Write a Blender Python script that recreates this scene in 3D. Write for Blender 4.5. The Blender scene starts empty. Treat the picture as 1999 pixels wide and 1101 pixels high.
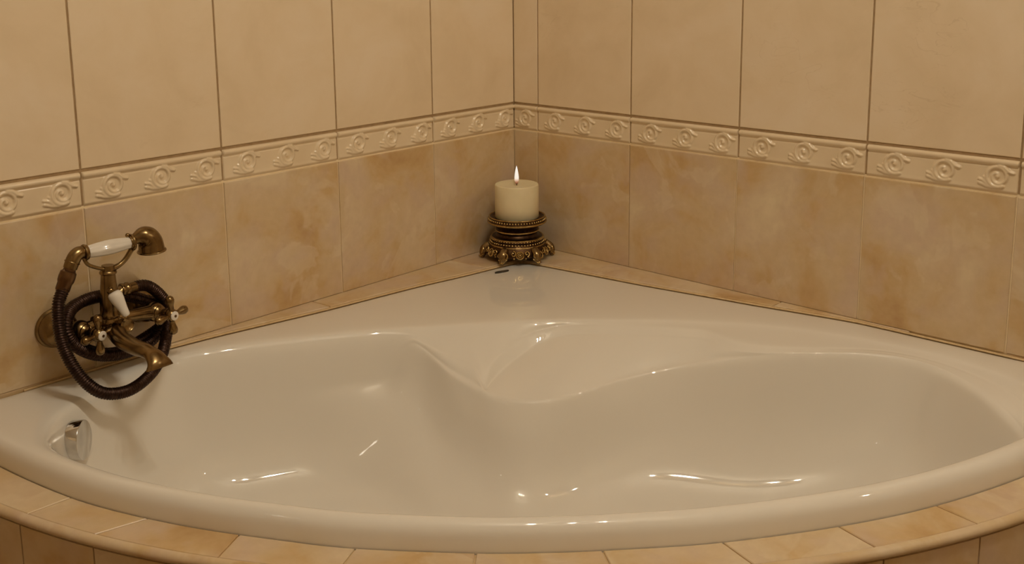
import bpy, bmesh, math, random
import numpy as np
from mathutils import Vector, Matrix

random.seed(4)
H = 0.55                       # height of the tiled ledge above the floor; heights below are given from the ledge
C = bpy.context.scene.collection
SC = bpy.context.scene

# ------------------------------------------------------------------ camera
def look(yaw, pitch, roll):
    a = math.pi * .75 + yaw
    f = Vector((math.cos(a) * math.cos(pitch), math.sin(a) * math.cos(pitch), -math.sin(pitch)))
    r = Vector((math.sin(a), -math.cos(a), 0))
    u = r.cross(f)
    c, s = math.cos(roll), math.sin(roll)
    return r * c + u * s, -r * s + u * c, f
cam_data = bpy.data.cameras.new('camera')
cam = bpy.data.objects.new('camera', cam_data); C.objects.link(cam)
r_, u_, f_ = look(-.0459, .1794, -.0093)
m = Matrix((r_, u_, -f_)).transposed().to_4x4()
m.translation = Vector((1.5506, -1.7079, .6241 + H))
cam.matrix_world = m
cam_data.sensor_fit = 'HORIZONTAL'; cam_data.sensor_width = 36
cam_data.lens = 2060.6 * 36 / 1999
cam_data.shift_y = -(550.5 - 294.7) / 1999
cam_data.clip_start = .02
SC.camera = cam

# ------------------------------------------------------------------ world, lamps, exposure
w = bpy.data.worlds.new('world'); SC.world = w; w.use_nodes = True
w.node_tree.nodes['Background'].inputs[0].default_value = (1, .72, .45, 1)
w.node_tree.nodes['Background'].inputs[1].default_value = .02
SC.view_settings.view_transform = 'Standard'; SC.view_settings.look = 'None'
SC.view_settings.gamma = 1; SC.view_settings.use_curve_mapping = False
SC.view_settings.exposure = -.2
LAMP = (1, .90, .725)
CEILING_LAMP = dict(pos=(1.30, -1.07), power=16)      # three bulbs
SCONCE = dict(pos=(2.2, -.09, 1.25), power=7.0)        # one bulb on the right wall, out of frame
FILL_LAMP = dict(pos=(.5, -2.75, 1.45), power=.4)       # weak fill light, added behind the camera to lift upright faces
SC.cycles.max_bounces = 8; SC.cycles.diffuse_bounces = 5; SC.cycles.glossy_bounces = 4
SC.cycles.caustics_reflective = False; SC.cycles.caustics_refractive = False
SC.cycles.sample_clamp_indirect = 4
SC.cycles.use_denoising = True

# ------------------------------------------------------------------ materials
class NT:
    def __init__(s, name):
        s.m = bpy.data.materials.new(name); s.m.use_nodes = True
        s.t = s.m.node_tree; s.b = s.t.nodes['Principled BSDF']
    def n(s, kind, **kw):
        q = s.t.nodes.new(kind)
        for k, v in kw.items():
            if k.startswith('_'): setattr(q, k[1:], v)
            else: q.inputs[k.replace('__', ' ')].default_value = v
        return q
    def l(s, a, b): s.t.links.new(a, b)
    def ramp(s, fac, stops, interp='LINEAR'):
        q = s.n('ShaderNodeValToRGB'); q.color_ramp.interpolation = interp
        el = q.color_ramp.elements
        while len(el) < len(stops): el.new(.5)
        for e, (p, c) in zip(el, stops): e.position = p; e.color = (*c, 1) if len(c) == 3 else c
        s.l(fac, q.inputs[0]); return q.outputs[0]
    def mix(s, fac, a, b, blend='MIX'):
        q = s.n('ShaderNodeMix', _data_type='RGBA', _blend_type=blend)
        for sock, v in ((q.inputs[0], fac), (q.inputs[6], a), (q.inputs[7], b)):
            if hasattr(v, 'links'): s.l(v, sock)
            elif isinstance(v, tuple): sock.default_value = (*v, 1)
            else: sock.default_value = v
        return q.outputs[2]
    def coords(s, rnd=True, scale=(1, 1, 1)):
        tc = s.n('ShaderNodeTexCoord'); o = tc.outputs['Object']
        if rnd:
            oi = s.n('ShaderNodeObjectInfo')
            mu = s.n('ShaderNodeVectorMath', _operation='SCALE'); mu.inputs[0].default_value = (37, 23, 11)
            s.l(oi.outputs['Random'], mu.inputs['Scale'])
            ad = s.n('ShaderNodeVectorMath', _operation='ADD'); s.l(o, ad.inputs[0]); s.l(mu.outputs[0], ad.inputs[1]); o = ad.outputs[0]
        mp = s.n('ShaderNodeMapping'); mp.inputs['Scale'].default_value = scale; s.l(o, mp.inputs[0])
        return mp.outputs[0]
    def noise(s, v, scale, detail=4, rough=.55, dist=0):
        q = s.n('ShaderNodeTexNoise', Scale=scale, Detail=detail, Roughness=rough, Distortion=dist); s.l(v, q.inputs['Vector'])
        return q.outputs[0]
    def bump(s, h, strength, dist=.001):
        q = s.n('ShaderNodeBump', Strength=strength, Distance=dist); s.l(h, q.inputs['Height']); s.l(q.outputs[0], s.b.inputs['Normal'])
    def set(s, **kw):
        for k, v in kw.items():
            k = k.replace('_', ' ')
            if hasattr(v, 'links'): s.l(v, s.b.inputs[k])
            else: s.b.inputs[k].default_value = (*v, 1) if 'Color' in k and isinstance(v, tuple) else v
        return s.m

def mat_upper():
    s = NT('cream_wall_tile'); v = s.coords()
    a = s.noise(v, 7, 5, .6, .4)
    col = s.ramp(a, [(.3, (.70, .565, .385)), (.5, (.75, .615, .435)), (.7, (.78, .655, .49))])
    v2 = s.coords(True, (1, 1, 2.2))
    b = s.noise(v2, 9, 3, .5, 1.8)
    vein = s.ramp(b, [(.488, (0, 0, 0)), (.5, (1, 1, 1)), (.512, (0, 0, 0))])
    msk = s.ramp(s.noise(v, 5, 2), [(.56, (0, 0, 0)), (.70, (1, 1, 1))])
    vm = s.mix(1.0, vein, msk, 'MULTIPLY')
    vf = s.n('ShaderNodeMath', _operation='MULTIPLY'); s.l(vm, vf.inputs[0]); vf.inputs[1].default_value = .30
    col = s.mix(vf.outputs[0], col, (.50, .36, .20))
    s.bump(a, .05, .002)
    return s.set(Base_Color=col, Roughness=.34)
def mat_lower():
    s = NT('ochre_marbled_tile'); v = s.coords()
    big = s.noise(v, 7.5, 4, .55, .6)
    col = s.ramp(big, [(.27, (.45, .275, .115)), (.40, (.55, .375, .180)), (.50, (.595, .45, .265)), (.60, (.62, .485, .325)), (.74, (.70, .585, .395))])
    rose = s.ramp(s.noise(v, 11, 3, .6, .3), [(.48, (0, 0, 0)), (.66, (.75, .75, .75))])
    col = s.mix(rose, col, (.58, .445, .335))
    blot = s.noise(v, 8, 4, .55, .5)                       # lighter, sharply bordered blotches
    bl = s.ramp(blot, [(.565, (0, 0, 0)), (.60, (.40, .40, .40)), (.72, (.2, .2, .2))])
    col = s.mix(bl, col, (.71, .60, .43))
    fine = s.noise(v, 60, 3, .6)
    col = s.mix(.12, col, s.ramp(fine, [(.3, (.38, .26, .14)), (.7, (.76, .62, .43))]))
    s.bump(fine, .04, .001)
    return s.set(Base_Color=col, Roughness=.36)
def mat_border():
    s = NT('glazed_relief_tile'); v = s.coords()
    col = s.ramp(s.noise(v, 12, 3), [(.3, (.72, .585, .40)), (.7, (.77, .64, .46))])
    return s.set(Base_Color=col, Roughness=.2, Coat_Weight=.4, Coat_Roughness=.1)
def mat_grout(name, a, b):
    s = NT(name); v = s.coords(False)
    n = s.noise(v, 90, 4); s.bump(n, .4, .001)
    return s.set(Base_Color=s.ramp(n, [(.3, a), (.7, b)]), Roughness=.9)
def mat_wall_grout():
    # brown grout between the cream and border tiles, sand-coloured grout in the lower courses
    s = NT('wall_grout'); v = s.coords(False)
    n = s.noise(v, 90, 4); s.bump(n, .4, .001)
    sx = s.n('ShaderNodeSeparateXYZ'); s.l(v, sx.inputs[0])
    lt = s.n('ShaderNodeMath', _operation='LESS_THAN'); s.l(sx.outputs[2], lt.inputs[0]); lt.inputs[1].default_value = ZB + H + .0030
    up = s.ramp(n, [(.3, (.30, .20, .10)), (.7, (.38, .26, .14))]); dn = s.ramp(n, [(.3, (.80, .66, .43)), (.7, (.88, .74, .50))])
    return s.set(Base_Color=s.mix(lt.outputs[0], up, dn), Roughness=.9)
def mat_tub():
    s = NT('white_acrylic'); v = s.coords(False)
    n = s.noise(v, 3, 2)
    return s.set(Base_Color=s.ramp(n, [(.3, (.735, .70, .64)), (.7, (.75, .715, .655))]), Roughness=.035, Coat_Weight=.3, Coat_Roughness=.03, IOR=1.49)
def mat_metal(name, dark, mid, light, rough, scale=40):
    s = NT(name); v = s.coords(False)
    n = s.noise(v, scale, 4, .6)
    s.bump(n, .06, .0006)
    return s.set(Base_Color=s.ramp(n, [(.3, dark), (.5, mid), (.72, light)]), Metallic=1.0, Roughness=rough)
def mat_porcelain():
    s = NT('white_porcelain'); n = s.noise(s.coords(False), 20, 2)
    return s.set(Base_Color=s.ramp(n, [(.3, (.68, .64, .58)), (.7, (.74, .70, .64))]), Roughness=.12, Coat_Weight=.5, Coat_Roughness=.04)
def mat_wax():
    s = NT('ivory_wax'); n = s.noise(s.coords(False), 25, 4)
    return s.set(Base_Color=s.ramp(n, [(.3, (.70, .615, .40)), (.7, (.75, .665, .45))]), Roughness=.5, Subsurface_Weight=.25,
                 Subsurface_Radius=(.012, .008, .004), Subsurface_Scale=.6)
def mat_plain(name, col, rough=.6, metal=0.0):
    s = NT(name); n = s.noise(s.coords(False), 30, 3)
    d = tuple(c * .93 for c in col)
    return s.set(Base_Color=s.ramp(n, [(.3, d), (.7, col)]), Roughness=rough, Metallic=metal)
def mat_flame():
    s = NT('candle_flame'); t = s.t
    t.nodes.remove(s.b)
    tc = s.n('ShaderNodeTexCoord'); sx = s.n('ShaderNodeSeparateXYZ'); s.l(tc.outputs['Generated'], sx.inputs[0])
    col = s.ramp(sx.outputs[2], [(0, (.75, .16, .05)), (.12, (.95, .45, .22)), (.32, (1, .88, .72)), (1, (1, .93, .84))])
    st = s.ramp(sx.outputs[2], [(0, (.05, .05, .05)), (.30, (.34, .34, .34)), (1, (.36, .36, .36))])
    mu = s.n('ShaderNodeMath', _operation='MULTIPLY'); s.l(st, mu.inputs[0]); mu.inputs[1].default_value = 3.2
    e = s.n('ShaderNodeEmission'); s.l(col, e.inputs[0]); s.l(mu.outputs[0], e.inputs[1])
    s.l(e.outputs[0], t.nodes['Material Output'].inputs[0])
    return s.m
def mat_bulb():
    s = NT('lamp_glass'); return s.set(Base_Color=(.9, .86, .78), Roughness=.4)

ZT, ZB = .3132, .2552
M = dict(wall_grout=mat_wall_grout(), upper=mat_upper(), lower=mat_lower(), border=mat_border(), tub=mat_tub(),
         grout=mat_grout('brown_grout', (.21, .125, .055), (.30, .19, .09)),
         grout_light=mat_grout('sand_grout', (.56, .40, .21), (.66, .49, .28)),
         brass=mat_metal('antique_brass', (.155, .098, .042), (.225, .150, .068), (.30, .21, .10), .25),
         brass_dark=mat_metal('dark_bronze', (.10, .055, .028), (.15, .085, .042), (.20, .12, .06), .33),
         hose=mat_metal('brown_black_hose', (.035, .020, .016), (.050, .030, .024), (.085, .055, .042), .36, 200),
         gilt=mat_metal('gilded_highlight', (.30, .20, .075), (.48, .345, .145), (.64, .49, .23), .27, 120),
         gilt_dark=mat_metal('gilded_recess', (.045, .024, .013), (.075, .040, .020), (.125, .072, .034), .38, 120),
         chrome=mat_metal('chrome', (.60, .60, .60), (.66, .66, .66), (.70, .70, .70), .07),
         dark=mat_plain('black_rubber', (.03, .028, .026), .5),
         badge=mat_plain('dark_badge', (.05, .042, .035), .35, .6),
         badge_line=mat_plain('badge_silver', (.20, .17, .13), .3, .9),
         porcelain=mat_porcelain(), wax=mat_wax(), flame=mat_flame(),
         wick=mat_plain('charred_wick', (.05, .03, .02), .9),
         paint=mat_plain('cream_plaster', (.74, .62, .44), .8), ceiling=mat_plain('white_ceiling', (.82, .77, .68), .9),
         floor=mat_plain('beige_floor_tile', (.27, .19, .12), .4), bulb=mat_bulb())

# ------------------------------------------------------------------ object helpers
def link(name, mesh, parent=None):
    o = bpy.data.objects.new(name, mesh); C.objects.link(o)
    if parent is not None: o.parent = parent
    return o
def mk(name, verts, faces, mat, parent=None, smooth=True, flip_check=True):
    me = bpy.data.meshes.new(name)
    me.from_pydata([tuple(map(float, v)) for v in verts], [], [tuple(map(int, f)) for f in faces])
    if flip_check:
        bm = bmesh.new(); bm.from_mesh(me); bmesh.ops.recalc_face_normals(bm, faces=bm.faces); bm.to_mesh(me); bm.free()
    if smooth:
        me.polygons.foreach_set('use_smooth', [True] * len(me.polygons))
    me.materials.append(mat)
    return link(name, me, parent)
def tag(o, label=None, cat=None, group=None, kind=None):
    if label: o['label'] = label
    if cat: o['category'] = cat
    if group: o['group'] = group
    if kind: o['kind'] = kind
    return o
def thing(name, label, cat, loc=(0, 0, 0), group=None):
    o = bpy.data.objects.new(name, None); C.objects.link(o); o.location = loc; o.empty_display_size = .05
    return tag(o, label, cat, group)
def join_vf(parts):
    V, F = [], []
    for v, f in parts:
        n = len(V); V += [tuple(p) for p in v]; F += [tuple(i + n for i in q) for q in f]
    return V, F
def sharpen(o, deg=35):
    me = o.data
    bm = bmesh.new(); bm.from_mesh(me)
    for e in bm.edges:
        e.smooth = not (len(e.link_faces) == 2 and e.calc_face_angle(0) > math.radians(deg))
    bm.to_mesh(me); bm.free(); return o
def frame(axis):
    a = Vector(axis).normalized()
    u = a.cross(Vector((0, 0, 1)))
    if u.length < 1e-3: u = a.cross(Vector((0, 1, 0)))
    u.normalize(); return a, u, a.cross(u)
def lathe(origin, axis, prof, n=32):
    """prof: list of (radius, distance along axis); closed with end fans when radius is 0"""
    a, u, v = frame(axis); o = Vector(origin); V = []; F = []; rows = []
    for r, h in prof:
        if r < 1e-6:
            rows.append([len(V)]); V.append(o + a * h)
        else:
            rows.append(list(range(len(V), len(V) + n)))
            V += [o + a * h + (u * math.cos(2 * math.pi * k / n) + v * math.sin(2 * math.pi * k / n)) * r for k in range(n)]
    for p, q in zip(rows, rows[1:]):
        for k in range(n):
            k2 = (k + 1) % n
            if len(p) == 1 and len(q) == 1: continue
            if len(p) == 1: F.append((p[0], q[k], q[k2]))
            elif len(q) == 1: F.append((p[k], q[0], p[k2]))
            else: F.append((p[k], q[k], q[k2], p[k2]))
    return V, F
def catmull(P, n, closed=False):
    P = np.array(P, float); N = len(P); out = []
    seg = N if closed else N - 1
    for i in range(seg):
        g = (lambda k: P[k % N]) if closed else (lambda k: P[min(max(k, 0), N - 1)])
        a, b, c, d = g(i - 1), g(i), g(i + 1), g(i + 2)
        for k in range(n):
            t = k / n
            out.append(.5 * ((2 * b) + (-a + c) * t + (2 * a - 5 * b + 4 * c - d) * t * t + (-a + 3 * b - 3 * c + d) * t ** 3))
    if not closed: out.append(P[-1])
    return np.array(out)
def resample(P, step):
    P = np.array(P); d = np.r_[0, np.cumsum(np.linalg.norm(np.diff(P[:, :3], axis=0), axis=1))]
    n = max(2, int(round(d[-1] / step)) + 1); t = np.linspace(0, d[-1], n)
    return np.stack([np.interp(t, d, P[:, k]) for k in range(P.shape[1])], 1), t
def tube(P, rad, n=12, flat=None, up=None, caps=True):
    """P: points, rad: radius or list; flat: optional second radius list (along 'up')"""
    P = [Vector(p) for p in P]; N = len(P)
    rad = [rad] * N if np.isscalar(rad) else list(rad)
    r2 = rad if flat is None else list(flat)
    V, F = [], []; u = None
    for i in range(N):
        t = (P[min(i + 1, N - 1)] - P[max(i - 1, 0)]).normalized()
        if up is not None: u = t.cross(Vector(up)).normalized()
        elif u is None: u = frame(t)[1]
        else: u = (u - t * u.dot(t)).normalized()
        v = t.cross(u)
        V += [P[i] + u * math.cos(2 * math.pi * k / n) * rad[i] + v * math.sin(2 * math.pi * k / n) * r2[i] for k in range(n)]
    for i in range(N - 1):
        for k in range(n):
            k2 = (k + 1) % n; F.append((i * n + k, i * n + k2, (i + 1) * n + k2, (i + 1) * n + k))
    if caps: F.append(tuple(range(n))[::-1]); F.append(tuple(range((N - 1) * n, N * n)))
    return V, F
def ball(c, r, nu=16, nv=10, sc=(1, 1, 1)):
    V, F = lathe((0, 0, 0), (0, 0, 1), [(r * math.sin(math.pi * i / nv), -r * math.cos(math.pi * i / nv)) for i in range(nv + 1)], nu)
    return [Vector((p[0] * sc[0], p[1] * sc[1], p[2] * sc[2])) + Vector(c) for p in V], F
def torus(c, axis, R, r, n=32, k=10):
    a, u, v = frame(axis); V = []; F = []
    for i in range(n):
        d = u * math.cos(2 * math.pi * i / n) + v * math.sin(2 * math.pi * i / n)
        V += [Vector(c) + d * (R + r * math.cos(2 * math.pi * j / k)) + a * r * math.sin(2 * math.pi * j / k) for j in range(k)]
    for i in range(n):
        for j in range(k):
            F.append((i * k + j, ((i + 1) % n) * k + j, ((i + 1) % n) * k + (j + 1) % k, i * k + (j + 1) % k))
    return V, F
def box_vf(x0, x1, y0, y1, z0, z1):
    V = [(x, y, z) for x in (x0, x1) for y in (y0, y1) for z in (z0, z1)]
    return V, [(0, 1, 3, 2), (4, 6, 7, 5), (0, 4, 5, 1), (2, 3, 7, 6), (0, 2, 6, 4), (1, 5, 7, 3)]
def prism(poly, z0, z1, bev):
    """flat tile from a counter-clockwise outline, its top edge chamfered"""
    n = len(poly); P = np.array(poly)
    ins = []
    for i in range(n):
        a, b, c = P[i - 1], P[i], P[(i + 1) % n]
        e1 = (b - a) / np.linalg.norm(b - a); e2 = (c - b) / np.linalg.norm(c - b)
        n1 = np.array((-e1[1], e1[0])); n2 = np.array((-e2[1], e2[0])); k = n1 + n2
        ins.append(b + k * bev / max(.35, (1 + n1 @ n2)))
    V = [(*p, z0) for p in P] + [(*p, z1 - bev) for p in P] + [(*p, z1) for p in ins]
    F = [tuple(range(n))[::-1], tuple(range(2 * n, 3 * n))]
    for r in (0, n):
        for i in range(n):
            j = (i + 1) % n; F.append((r + i, r + j, r + n + j, r + n + i))
    return V, F

# ------------------------------------------------------------------ the room
RX, RY, TOP = 2.9, -3.1, 2.5
def slab(name, x0, x1, y0, y1, z0, z1, mat):
    V, F = box_vf(x0, x1, y0, y1, z0, z1)
    return tag(mk(name, V, F, mat, smooth=False), kind='structure')
slab('floor', -.1, RX + .1, RY - .1, .1, -.1, 0, M['floor'])
slab('ceiling', -.1, RX + .1, RY - .1, .1, TOP, TOP + .1, M['ceiling'])
slab('wall_front', -.1, RX + .1, RY - .1, RY, 0, TOP, M['paint'])
slab('wall_far_right', RX, RX + .1, RY, 0, 0, TOP, M['paint'])
GT = .0018                                         # how far the tile faces stand out from the grout
wall_left = slab('wall_left', -.1, -GT, RY, .1, 0, TOP, M['wall_grout'])
wall_right = slab('wall_right', -GT, RX + .1, GT, .1, 0, TOP, M['wall_grout'])

# wall tiles: local x along the wall, -y out of the wall, z up
W = .2463; L1 = .2463; R1 = .0689
def wall_tile_mesh(name, w, h, mat, bev=.0012, proud=0.0, foot=True):
    V = []; t = GT + proud
    for y, i in ((0, 0), (-t + bev * .6, 0), (-t, bev)):
        j = i if foot else 0
        V += [(i, y, j), (w - i, y, j), (w - i, y, h - i), (i, y, h - i)]
    F = [(8, 9, 10, 11)]
    for r in (0, 4):
        for k in range(4): F.append((r + k, r + (k + 1) % 4, r + 4 + (k + 1) % 4, r + 4 + k))
    me = bpy.data.meshes.new(name); me.from_pydata(V, [], F); me.materials.append(mat); return me

# the scrolled border: a height field over one tile
def spiral_points(cx, cz):
    P = []
    # stem rising from the lower right, round the left of the scroll, over the top and inwards
    a0, turns = math.radians(-62), 1.72
    for k in range(90):
        t = k / 89
        a = a0 - t * turns * 2 * math.pi
        tu = t * turns; r = .0172 - .0042 * tu if tu < 1 else max(.0010, .0130 - .0165 * (tu - 1))
        P.append((cx + r * math.cos(a) * .98, cz + r * math.sin(a), .0046 - .0016 * t))
    return P
def border_mesh(w, h, nx, nz, phase, name):
    X, Z = np.meshgrid(np.linspace(0, w, nx), np.linspace(0, h, nz))
    Y = np.full_like(X, .0028)
    zz = Z / h
    Y += .0040 * np.clip((zz - .80) / .05, 0, 1) * np.sqrt(np.clip(1 - ((zz - .915) / .085) ** 2, 0, 1))      # rolled top edge
    Y -= .0012 * np.exp(-((zz - .79) / .022) ** 2)
    Y += .0030 * np.exp(-((zz - .07) / .055) ** 2)                                                             # lower lip
    Y *= np.clip(zz / .16, 0, 1) ** .9
    p = W / 3
    def stroke(P, wid):
        nonlocal Y
        for i in range(len(P) - 1):
            (ax, az, ah), (bx, bz, bh) = P[i], P[i + 1]
            wd = wid if np.isscalar(wid) else wid[i]
            x0, x1 = min(ax, bx) - wd, max(ax, bx) + wd
            if x1 < 0 or x0 > w: continue
            i0, i1 = max(0, int(x0 / w * (nx - 1))), min(nx, int(x1 / w * (nx - 1)) + 2)
            xs, zs = X[:, i0:i1], Z[:, i0:i1]
            dx, dz = bx - ax, bz - az; L = dx * dx + dz * dz + 1e-12
            t = np.clip(((xs - ax) * dx + (zs - az) * dz) / L, 0, 1)
            d = np.hypot(xs - ax - t * dx, zs - az - t * dz) / wd
            hh = .0026 + ah * np.sqrt(np.clip(1 - d * d, 0, 1))
            Y[:, i0:i1] = np.where(d < 1, np.maximum(Y[:, i0:i1], hh), Y[:, i0:i1])
    for k in range(-2, 5):
        cx, cz = phase + p * (k + .60), h * .50
        sp = spiral_points(cx, cz)
        stroke(sp, [.0036 - .0014 * i / 89 for i in range(90)])
        stroke([(cx + .0002, cz - .0005, .0040), (cx + .0006, cz, .0040)], .0032)                              # eye of the scroll
        # tail flying off the top to the right, into the rolled edge
        stroke([(cx + .002, cz + .0172, .0040), (cx + .010, cz + .0150, .0042), (cx + .0165, cz + .0090, .0038), (cx + .0235, cz + .0068, .0014)], [.0034, .0032, .0024])
        # foliate stem at the lower left
        stroke([(cx + .006, cz - .0165, .0036), (cx - .006, cz - .0180, .0034), (cx - .017, cz - .0165, .0030), (cx - .027, cz - .0135, .0012)], [.0034, .0036, .0030])
        stroke([(cx - .014, cz - .015, .0034), (cx - .0205, cz - .0090, .0030), (cx - .0275, cz - .0075, .0010)], [.0030, .0024])
        stroke([(cx - .0145, cz - .012, .0030), (cx - .0195, cz - .0035, .0010)], [.0026])
    # soften the glaze
    for _ in range(2):
        Y[1:-1, 1:-1] = (Y[1:-1, 1:-1] * 4 + Y[:-2, 1:-1] + Y[2:, 1:-1] + Y[1:-1, :-2] + Y[1:-1, 2:]) / 8
    Y[:, 0] = Y[:, -1] = .0; Y[0, :] = 0; Y[-1, :] = 0
    V = np.stack([X, -Y, Z], -1).reshape(-1, 3)
    idx = np.arange(nx * nz).reshape(nz, nx)
    F = np.stack([idx[:-1, :-1], idx[:-1, 1:], idx[1:, 1:], idx[1:, :-1]], -1).reshape(-1, 4)
    me = bpy.data.meshes.new(name); me.from_pydata(V.tolist(), [], F.tolist())
    me.polygons.foreach_set('use_smooth', [True] * len(me.polygons)); me.materials.append(M['border']); return me

gu, gl = .0034, .0027
HB = ZT - ZB - .004
meshes = dict(upper=wall_tile_mesh('upper_tile', W - gu, .33 - gu, M['upper']),
              lower=wall_tile_mesh('lower_tile', W - gl, ZB - .0016, M['lower'], .0012, .0008, False),
              under=wall_tile_mesh('lower_tile', W - gl, .25 - gl, M['lower']),
              border=border_mesh(W - gu, HB, 250, 56, -.001, 'border_tile'),
              corner_upper=wall_tile_mesh('upper_tile', R1 - gu * .5, .33 - gu, M['upper']),
              corner_lower=wall_tile_mesh('lower_tile', R1 - gl * .5, ZB - .0016, M['lower'], .0012, .0008, False),
              corner_border=border_mesh(R1 - gu * .5, HB, 72, 56, R1 - .0017 - W, 'border_tile'))
def put(key, name, wall, along, z, rot):
    o = link(name, meshes[key], wall)
    if rot: o.location = (-GT + .0, along, z + H); o.rotation_euler.z = math.pi / 2
    else: o.location = (along, GT - .0, z + H)
    return o
rows = [('upper', 'cream_tile', ZT + .0025, gu), ('upper', 'cream_tile', ZT + .0025 + .33, gu), ('border', 'border_tile', ZB + .0015, gu), ('lower', 'ochre_tile', .0006, gl)]
rnd = random.Random(2)
for key, name, z, g in rows:
    for i in range(7):
        dx = {'lower': -.0025}.get(key, 0)
        if key == 'lower' and i >= 4: dx = 0
        put(key, name, wall_left, -(L1 + i * W) + g / 2 + (.0008 if key == 'upper' else 0), z, True)
    put('corner_' + key, name, wall_right, .0005, z, False)
    for i in range(6):
        put(key, name, wall_right, R1 + i * W + g / 2 - (.0015 if key == 'lower' and i > 0 else 0), z, False)
for r_i in (1, 2):
    for i in (4, 5, 6): put('under', 'ochre_tile', wall_left, -(L1 + i * W) + gl / 2, .0025 - r_i * .25, True)
    for i in (4, 5): put('under', 'ochre_tile', wall_right, R1 + i * W + gl / 2, .0025 - r_i * .25, False)

# ------------------------------------------------------------------ the bath tub
def dl(d, l): s = math.sqrt(.5); return ((d + l) * s, (l - d) * s)     # d along the corner's bisector, l to the right
def smooth_closed(P, n): return catmull(P, n, True)
backL = [(.160, .007), (.252, -.122), (.309, -.203), (.390, -.305), (.446, -.375), (.528, -.488), (.573, -.549), (.655, -.648), (.725, -.720), (.788, -.784), (.835, -.828)]
backR = [(.212, .078), (.289, .174), (.339, .237), (.427, .357), (.475, .422), (.565, .551), (.609, .600), (.712, .704), (.749, .741), (.790, .781)]
front = [(.925, -.775), (.957, -.740), (1.011, -.669), (1.053, -.607), (1.082, -.555), (1.108, -.499), (1.137, -.426), (1.167, -.330), (1.189, -.246), (1.208, -.106), (1.212, -.022), (1.211, .052),
         (1.204, .171), (1.178, .321), (1.139, .454), (1.072, .603), (1.00, .705), (.93, .765)]
apex = [(.168, -.012), (.163, 0), (.162, .008), (.166, .018)]
outline_ctrl = front + [(.86, .808)] + backR[::-1] + apex[::-1] + backL[1:] + [(.880, -.822)]
NT_ = 320
OC = np.array((.95, -.10))
def by_angle(P, n=NT_, extra=None):
    """periodic curve radius(theta) (+z) around the well's centre"""
    P = np.array(P, float); q = P[:, :2] - OC
    th = np.arctan2(q[:, 1], q[:, 0]) % (2 * math.pi); r = np.hypot(q[:, 0], q[:, 1])
    o = np.argsort(th); th, r = th[o], r[o]
    T = np.linspace(0, 2 * math.pi, n, endpoint=False)
    tt = np.r_[th - 2 * math.pi, th, th + 2 * math.pi]
    out = [np.interp(T, tt, np.tile(r, 3))]
    if P.shape[1] > 2: out.append(np.interp(T, tt, np.tile(P[o, 2], 3)))
    return out
def blur(a, k):
    for _ in range(k): a = (np.roll(a, 1) + 2 * a + np.roll(a, -1)) / 4
    return a
TH = np.linspace(0, 2 * math.pi, NT_, endpoint=False)
out_dense = catmull(outline_ctrl, 8, True)
rO = by_angle(out_dense)[0]
inner_ctrl = [(.642, -.578), (.596, -.467), (.551, -.300), (.534, -.16), (.522, -.032), (.519, .05), (.525, .150), (.538, .25), (.566, .369), (.607, .47), (.663, .559), (.739, .648), (.829, .708),
              (.90, .725), (.968, .703), (1.041, .604), (1.108, .468), (1.152, .332), (1.181, .176), (1.190, .052), (1.191, -.022), (1.187, -.107), (1.168, -.242), (1.146, -.325),
              (1.118, -.415), (1.089, -.485), (1.063, -.540), (1.033, -.591), (.999, -.640), (.965, -.676), (.920, -.697), (.868, -.702), (.81, -.688), (.745, -.660), (.690, -.623)]
rI = by_angle(catmull(inner_ctrl, 8, True))[0]
rI = np.minimum(blur(rI, 2), rO - .012)
def in_arc(a, b):                                   # membership of theta in [a, b] degrees, ascending
    t = np.degrees(TH); return ((t - a) % 360) <= ((b - a) % 360)
crest_ctrl = [(.561, -.212, -.018), (.573, -.187, -.034), (.616, -.148, -.055), (.638, -.116, -.068), (.666, -.081, -.078), (.684, -.04, -.082), (.690, -.011, -.082), (.689, .026, -.080), (.672, .070, -.078), (.650, .115, -.074), (0.635, 0.178, -0.064), (0.634, 0.248, -0.05), (0.65, 0.304, -0.037), (0.671, 0.384, -0.023), (0.688, 0.464, -0.015), (0.705, 0.542, -0.0105), (0.736, 0.597, -0.0105), (0.768, 0.624, -0.0115), (0.841, 0.647, -0.0155), (0.904, 0.654, -0.0205), (0.958, 0.653, -0.0255)]
rC, zC = by_angle(crest_ctrl)
ang = lambda d, l: math.degrees(math.atan2(l - OC[1], d - OC[0])) % 360
T_ = np.degrees(TH)
def sm(a, b):                                       # smooth step of the angle from a to b degrees
    t = np.clip((T_ - a) / (b - a), 0, 1); return t * t * (3 - 2 * t)
seat = sm(72, 96) * (1 - sm(194, 203))              # 1 where the seat and its shelf interrupt the wall
rC = np.where((T_ > 88) & (T_ < 198), rC, rI - .026)
rC = blur(np.minimum(rC, rI - .020), 3); zC = blur(zC, 4)
edge_ctrl = [(.582, .300, -.0110), (.556, .200, -.0115), (.650, -.093, -.068), (.620, -.086, -.058), (.592, -.065, -.046), (.562, -.038, -.036), (.538, .001, -.024), (.531, .054, -.014), (.541, .116, -.012)]
foot_ctrl = [(.600, .300, -.0190), (.571, .200, -.0205), (.655, -.083, -.079), (.627, -.075, -.075), (.600, -.054, -.066), (.572, -.027, -.055), (.550, .010, -.040), (.545, .059, -.026), (.556, .117, -.021)]
rE, zE = by_angle(edge_ctrl); rF, zF = by_angle(foot_ctrl)
rec = sm(110, 131) * (1 - sm(177.5, 179.5))         # 1 where the seat is hollowed out behind its rim
lerp = lambda t: rI - .006 + (rC - rI + .006) * t
zlerp = lambda t: -.0075 + (zC + .0075) * t
rE = blur(rec * rE + (1 - rec) * lerp(.40), 1); zE = blur(rec * zE + (1 - rec) * zlerp(.36), 1)
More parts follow.
